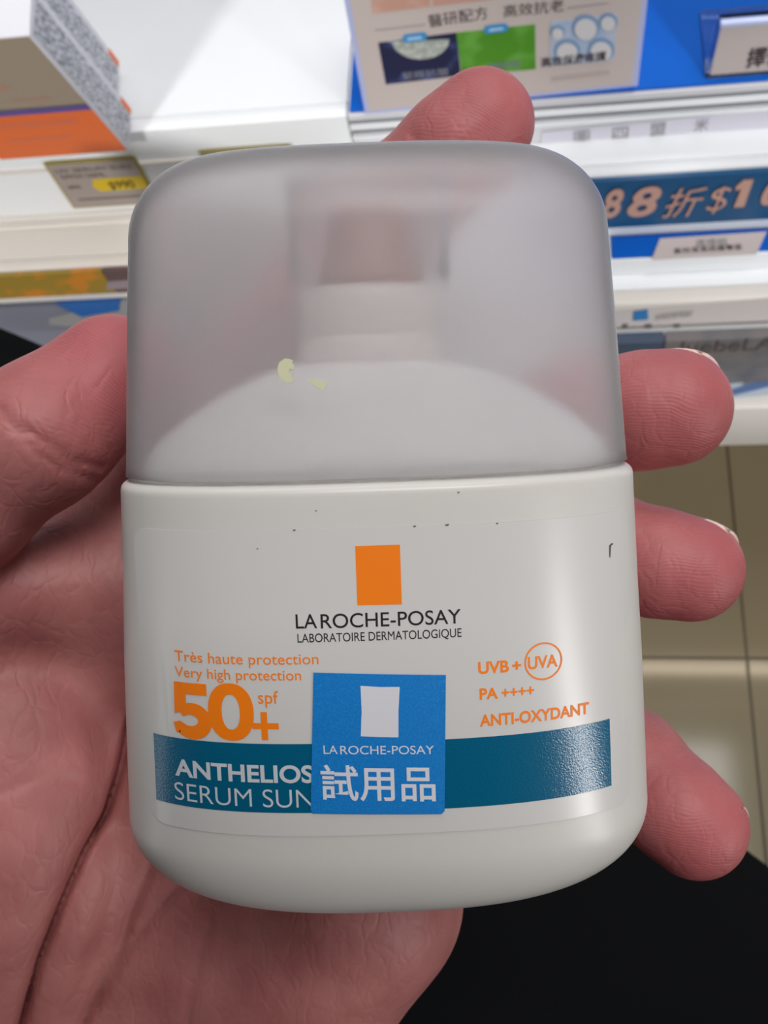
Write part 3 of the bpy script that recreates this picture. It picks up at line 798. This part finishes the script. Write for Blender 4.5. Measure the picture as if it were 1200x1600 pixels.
# grey packaging row
y8 = SR[8][0]
def on_l8(px, py): return on_y(px, py, y8 - .010)
gp = thing('grey_carton', 'long grey carton with faint brown lettering behind the middle fingertip', 'box', Matrix.Translation(on_l8(1120, 560)))
M_gc = newmat('grey_carton', hexc(112, 106, 106), .5); add_mottle(M_gc, hexc(96, 96, 100), 30)
qa, qb, qc, qd_ = on_l8(1040, 536), on_l8(1300, 522), on_l8(1300, 578), on_l8(1040, 596)
slab('carton_body', [(qa.x, qa.y, (qa.z + qb.z) / 2), (qb.x, qa.y, (qa.z + qb.z) / 2), (qb.x, qa.y, SR[9][1] + .0005), (qa.x, qa.y, SR[9][1] + .0005)], .009, M_gc, gp, nrm=(0, -1, 0))
plane_text('carton_text', 'luebeLA', (1062, 552), (1208, 545), (1062, 532), on_l8, newmat('brown_print', hexc(84, 72, 70), .5), gp)
nb = on_l8(960, 540)
gb = thing('slate_carton', 'slate blue carton left of the grey carton, above the middle finger', 'box', Matrix.Translation(on_l8(1000, 550)))
slab('carton_body', [(nb.x, nb.y, (qa.z + qb.z) / 2), (qa.x - .001, nb.y, (qa.z + qb.z) / 2), (qa.x - .001, nb.y, SR[9][1] + .0005), (nb.x, nb.y, SR[9][1] + .0005)], .009, newmat('slate_carton', hexc(62, 76, 96), .5), gb, nrm=(0, -1, 0))
# sachet lying on the lowest board
y10, z10 = SR[10]
def on_b10(px, py): return on_z(px, py, z10 + .0015)
sa = thing('foil_sachet', 'blue and silver sachet lying on the lowest board beside the middle fingertip', 'sachet', Matrix.Translation(on_b10(1170, 610)))
slab('sachet_body', [on_b10(1138, 600) , on_b10(1225, 588), on_b10(1228, 614), on_b10(1140, 622)], .0012, newmat('silver_foil', hexc(190, 200, 212), .3, Metallic=.3), sa)
patch('printed_stripe', [(1146, 618), (1143, 609), (1200, 592), (1204, 604)], on_b10, newmat('foil_blue', hexc(78, 106, 150), .4), sa, off=.0006)
patch('printed_stripe', [(1160, 603), (1168, 596), (1196, 590), (1196, 594)], on_b10, newmat('foil_grey', hexc(120, 118, 126), .4), sa, off=.0009)

# --- left side: price tags, boxes, cartons
M_tag = newmat('tag_paper', hexc(156, 144, 138), .5); M_tagb = newmat('tag_border', hexc(150, 136, 60), .5); M_yel = newmat('yellow_print', hexc(208, 176, 26), .5)
def on_lipL(px, py): return on_y(px, py, YA - .003)
def price_tag(c, label):
    """c: four pixels tl, tr, br, bl"""
    t = thing('price_tag', label, 'price tag', Matrix.Translation(on_lipL(*c[3])), group='price tags on the left shelf rail')
    A, B, D = on_lipL(*c[0]), on_lipL(*c[1]), on_lipL(*c[3])
    x0, x1 = (A.x + D.x) / 2, (A.x + D.x) / 2 + (B.x - A.x); z1, z0 = (A.z + B.z) / 2, D.z
    y = YA - .0028; W, H = x1 - x0, z1 - z0
    def P(u, v): return (x0 + u * W, y, z0 + v * H)
    slab('tag_border', [P(0, 0), P(1, 0), P(1, 1), P(0, 1)], .0008, M_tagb, t, nrm=(0, -1, 0))
    def Q(u, v, o=.0006): return (x0 + u * W, y - o, z0 + v * H)
    slab('tag_sheet', [Q(.03, .04), Q(.965, .04), Q(.965, .96), Q(.03, .96)], .0004, M_tag, t, nrm=(0, -1, 0))
    slab('price_field', [Q(.42, .36, .0010), Q(.965, .36, .0010), Q(.965, .62, .0010), Q(.42, .62, .0010), Q(.38, .49, .0010)], .0003, M_yel, t, nrm=(0, -1, 0))
    v, f = text_fit('$990', x0 + .56 * W, x0 + .84 * W, z0 + .40 * H, .17 * H, .01)
    mesh_obj('price_text', inv_pts(t, [(p[0], y - .0014, p[1]) for p in v]), f, newmat('olive_print', hexc(92, 78, 30), .5), t)
    for s_, u0, u1, vv in (('UV SERUM SUN', .08, .9, .80), ('SPF50 50ML', .10, .6, .67), ('50ML', .10, .25, .45)):
        v, f = text_fit(s_, x0 + u0 * W, x0 + u1 * W, z0 + vv * H, .08 * H)
        mesh_obj('tag_text', inv_pts(t, [(p[0], y - .0010, p[1]) for p in v]), f, newmat('tag_print', hexc(98, 84, 76), .5), t)
    slab('tag_line', [Q(.12, .19, .0010), Q(.965, .19, .0010), Q(.965, .22, .0010), Q(.12, .22, .0010)], .0003, newmat('tag_line', hexc(104, 92, 86), .5), t, nrm=(0, -1, 0))
price_tag([(66, 258), (207, 243), (238, 300), (118, 326)], 'grey and yellow price tag on the rail under the orange box')
price_tag([(302, 238), (443, 227), (470, 285), (350, 305)], 'grey price tag mostly hidden behind the top of the cap')
M_orc = newmat('orange_carton', hexc(236, 112, 48), .45); M_purp = newmat('purple_line', hexc(96, 80, 150), .5); M_crc = newmat('cream_carton', hexc(158, 144, 126), .5)
M_side = newmat('white_carton', hexc(214, 214, 222), .5); M_pk = newmat('pink_print', hexc(212, 138, 120), .5)
def fineprint(m):
    tc = nd(m, 'ShaderNodeTexCoord'); mp = nd(m, 'ShaderNodeMapping'); mp.inputs['Scale'].default_value = (900, 900, 260)
    n = nd(m, 'ShaderNodeTexNoise'); n.inputs['Scale'].default_value = 1.0; n.inputs['Detail'].default_value = 2
    r = nd(m, 'ShaderNodeValToRGB'); r.color_ramp.elements[0].position = .46; r.color_ramp.elements[1].position = .54
    r.color_ramp.elements[0].color = hexc(128, 130, 138); r.color_ramp.elements[1].color = hexc(206, 208, 216)
    lk(m, tc.outputs['Object'], mp.inputs['Vector']); lk(m, mp.outputs[0], n.inputs['Vector']); lk(m, n.outputs['Fac'], r.inputs['Fac']); lk(m, r.outputs['Color'], pbsdf(m).inputs['Base Color'])
M_fine = newmat('fine_print', hexc(160, 160, 168), .5); fineprint(M_fine)
LEAN = .26
def carton(pc, label, W, D, H, front=True):
    """carton leaning forward; pc = pixel of its lower right front corner on the board"""
    o = on_z(pc[0], pc[1], ZA + .0005)
    upb = Vector((0, -LEAN, 1)).normalized(); yb = Vector((0, 1, LEAN)).normalized(); xb = Vector((1, 0, 0))
    Mx = Matrix(((xb.x, yb.x, upb.x, o.x), (xb.y, yb.y, upb.y, o.y), (xb.z, yb.z, upb.z, o.z), (0, 0, 0, 1)))
    t = thing('skincare_carton', label, 'box', Mx, group='cartons leaning on the left shelf')
    def bx(name, a, b, c, d, e, f, m, bv=.0006):
        v, fa = boxpts(a, b, c, d, e, f); q = mesh_obj(name, v, fa, m, t)
        if bv: bevel(q, bv, 2)
        return q
    bx('carton_body', -W, 0, 0, D, 0, H, M_side)
    e = .0003
    bx('front_panel', -W + .001, -.0012, -e, .0001, .062, H - .001, M_crc, 0)
    bx('orange_band', -W + .001, -.0012, -e, .0001, .0015, .056, M_orc, 0)
    bx('purple_band', -W + .001, -.0012, -e, .0001, .056, .064, M_purp, 0)
    bx('fine_print_panel', -.0001, e, .003, D - .005, .003, H - .004, M_fine, 0)
    bx('orange_edge', -.0001, e * 1.3, D - .004, D, .0005, .0165, M_orc, 0)
    for s_, x0, x1, z0, h, m_ in (('PROTECTION SOLAIRE', -.075, -.018, .042, .006, M_pk), ('HYDRATANT', -.075, -.03, .024, .004, M_pk), ('SPF 50', -.07, -.04, .085, .005, M_pk), ('CREAM', -.075, -.05, .105, .008, M_ptxt), ('invisible', -.045, -.02, .072, .003, M_pk)):
        v, f = text_fit(s_, x0, x1, z0, h)
        mesh_obj('carton_text', [(p[0], -.0006, p[1]) for p in v], f, m_, t)
    return t
carton((203, 236), 'orange banded cream carton at the left edge, nearest the front', .095, .030, .135)
carton((184, 160), 'orange edged carton standing just behind the nearest carton', .095, .030, .120)
# cartons on the lower left
zc0 = SL[-1][1]
def carton_low(name, label, pxl, pxr, ytop, mat, extra=None):
    t = thing(name, label, 'box', Matrix.Translation((0, SL[4][0], zc0)))
    return t
yl = SL[4][0]
def on_ll(px, py): return on_y(px, py, yl - .004)
yc_ = thing('yellow_carton', 'mustard yellow carton under the left shelf, above the thumb', 'box', Matrix.Translation(on_ll(60, 450)))
M_must = newmat('mustard_carton', hexc(142, 116, 30), .5); add_mottle(M_must, hexc(186, 118, 20), 45, .5, .62)
a_, b_, c_ = on_ll(-60, 432), on_ll(158, 424), on_ll(60, 464)
slab('carton_body', [(a_.x, a_.y, b_.z), (b_.x, a_.y, b_.z), (b_.x, a_.y, c_.z), (a_.x, a_.y, c_.z)], .0035, M_must, yc_, nrm=(0, -1, 0))
mb = thing('mauve_carton', 'small mauve and brown carton right of the yellow carton', 'box', Matrix.Translation(on_ll(185, 450)))
d_ = on_ll(240, 424)
slab('carton_body', [(b_.x + .0008, a_.y, b_.z), (d_.x, a_.y, b_.z), (d_.x, a_.y, c_.z), (b_.x + .0008, a_.y, c_.z)], .0035, newmat('brown_carton', hexc(92, 72, 70), .5), mb, nrm=(0, -1, 0))
patch('pale_patch', [(168, 440), (204, 437), (204, 450), (166, 452)], on_ll, newmat('mauve_print', hexc(142, 128, 132), .5), mb)
# lowest left: slate tray with a blue leaflet
zt_ = zc0 - .002
def on_tr(px, py): return on_z(px, py, zt_)
tr_ = thing('slate_tray', 'slate grey tray projecting below the yellow carton, behind the thumb', 'tray', Matrix.Translation(on_tr(60, 500)))
slab('tray_board', [on_tr(-90, 476), on_tr(260, 458), on_tr(260, 640), on_tr(-90, 560)], .012, newmat('slate_grey', hexc(104, 108, 122), .5), tr_)
lf_ = thing('blue_leaflet', 'blue and pale leaflet lying on the slate tray beside the thumb', 'leaflet', Matrix.Translation(on_tr(130, 490)))
def on_tr2(px, py): return on_z(px, py, zt_ + .001)
patch('leaflet_sheet', [(76, 498), (210, 462), (215, 520), (78, 508)], on_tr2, newmat('pale_leaflet', hexc(128, 130, 132), .5), lf_, off=.0001)
patch('blue_print', [(84, 473), (190, 463), (186, 486), (128, 496)], on_tr2, newmat('leaflet_blue', hexc(24, 84, 150), .5), lf_, off=.0006)

# ------------------------------------------------------------------ floor
M_floor = newmat('floor_tile', hexc(150, 142, 122), .1, Specular_IOR_Level=.3)
FJ = on_z(1155, 900, 0); FJ2 = on_z(1100, 1028, 0)
def build_floor(m):
    tc = nd(m, 'ShaderNodeTexCoord'); sp = nd(m, 'ShaderNodeSeparateXYZ'); lk(m, tc.outputs['Object'], sp.inputs[0])
    def mth(op, a, b):
        n = nd(m, 'ShaderNodeMath', operation=op)
        for i, v in enumerate((a, b)):
            if isinstance(v, (int, float)): n.inputs[i].default_value = v
            else: lk(m, v, n.inputs[i])
        return n.outputs[0]
    g = None
    for ax, size in (('X', .6), ('Y', .6)):
        u = mth('PINGPONG', sp.outputs[ax], size / 2)           # joints at multiples of the tile
        l = mth('LESS_THAN', u, .0022)
        g = l if g is None else mth('MAXIMUM', g, l)
    nz = nd(m, 'ShaderNodeTexNoise'); nz.inputs['Scale'].default_value = 3; lk(m, tc.outputs['Object'], nz.inputs['Vector'])
    r = nd(m, 'ShaderNodeValToRGB'); r.color_ramp.elements[0].color = hexc(134, 125, 104); r.color_ramp.elements[1].color = hexc(144, 138, 118); lk(m, nz.outputs['Fac'], r.inputs['Fac'])
    mx = nd(m, 'ShaderNodeMix', data_type='RGBA'); lk(m, g, mx.inputs[0]); lk(m, r.outputs['Color'], mx.inputs[6]); mx.inputs[7].default_value = hexc(84, 76, 62)
    lk(m, mx.outputs[2], pbsdf(m).inputs['Base Color'])
    lk(m, mth('ADD', mth('MULTIPLY', g, .4), .10), pbsdf(m).inputs['Roughness'])
build_floor(M_floor)
fl = mesh_obj('floor', *boxpts(-3.0, 3.0, -3.0, 3.0, -.02, 0), M_floor, M=Matrix.Translation((FJ.x, FJ2.y, 0))); fl['kind'] = 'structure'
# warm LED strip under the lowest shelf, mirrored in the tile
pm = on_z(1100, 1044, 0); dm = ray(1100, 1044).normalized(); dm.z = -dm.z
zt2 = SR[-1][1] - .02
tp = pm + dm * (zt2 / dm.z)
area('under_shelf_strip', (tp.x, tp.y, zt2), (tp.x, tp.y, 0), 1.6, .024, 3.4, (1, .84, .66))

# ------------------------------------------------------------------ black clothing of the person, below and behind the hand
M_cloth = newmat('black_cloth', hexc(9, 10, 12), .95, Specular_IOR_Level=.1)
def edge_y(px):                     # upper border of the dark garment across the view
    return float(np.interp(px, [-200, 0, 80, 600, 1172, 1205, 1400], [440, 512, 546, 880, 1333, 1356, 1530]))
cvs, cfs = [], []
NXc, NYc = 60, 26
for k, lay in enumerate((0, .07)):
    for i in range(NXc + 1):
        px = -200 + 1600 * i / NXc
        for j in range(NYc + 1):
            u = j / NYc
            py = edge_y(px) + (2050 - edge_y(px)) * u
            dd = .52 - .10 * math.sin(u * math.pi / 2) + .006 * math.sin(px * .012 + u * 5) + lay * (.25 + .75 * min(1, u * 4))
            q_ = R3 @ Vector(((px - 600) / F, -(py - 800) / F, -1)) * dd + CO
            if u > .55:                                   # unseen part rising towards the chest, added to shade the lower hand
                t_ = (u - .55) / .45
                p0 = R3 @ Vector(((px - 600) / F, -(edge_y(px) + (2050 - edge_y(px)) * .55 - 800) / F, -1)) * (.52 - .10 * math.sin(.55 * math.pi / 2) + lay) + CO
                yb_g = -.30 - .05 * math.cos(px * .004) - lay
                q_ = Vector((p0.x * (1 + .4 * t_), p0.y + (yb_g - p0.y) * min(1, t_ * 1.6) ** .8, p0.z + (1.75 - p0.z) * t_ ** 1.3))
            cvs.append(q_)
mm_ = (NXc + 1) * (NYc + 1)
gi = lambda l, i, j: l * mm_ + i * (NYc + 1) + j
for i in range(NXc):
    for j in range(NYc):
        cfs.append((gi(0, i, j), gi(0, i, j + 1), gi(0, i + 1, j + 1), gi(0, i + 1, j))); cfs.append((gi(1, i, j), gi(1, i + 1, j), gi(1, i + 1, j + 1), gi(1, i, j + 1)))
for i in range(NXc):
    for j in (0, NYc): cfs.append((gi(0, i, j), gi(0, i + 1, j), gi(1, i + 1, j), gi(1, i, j)))
for j in range(NYc):
    for i in (0, NXc): cfs.append((gi(0, i, j), gi(1, i, j), gi(1, i, j + 1), gi(0, i, j + 1)))
ctr = sum(cvs, Vector()) / len(cvs)
cl = mesh_obj('black_garment', [v - ctr for v in cvs], cfs, M_cloth, smooth=True, M=Matrix.Translation(ctr))
cl['label'] = 'black garment filling the dark area below and behind the hand, its unseen upper part added for shade'; cl['category'] = 'clothing'
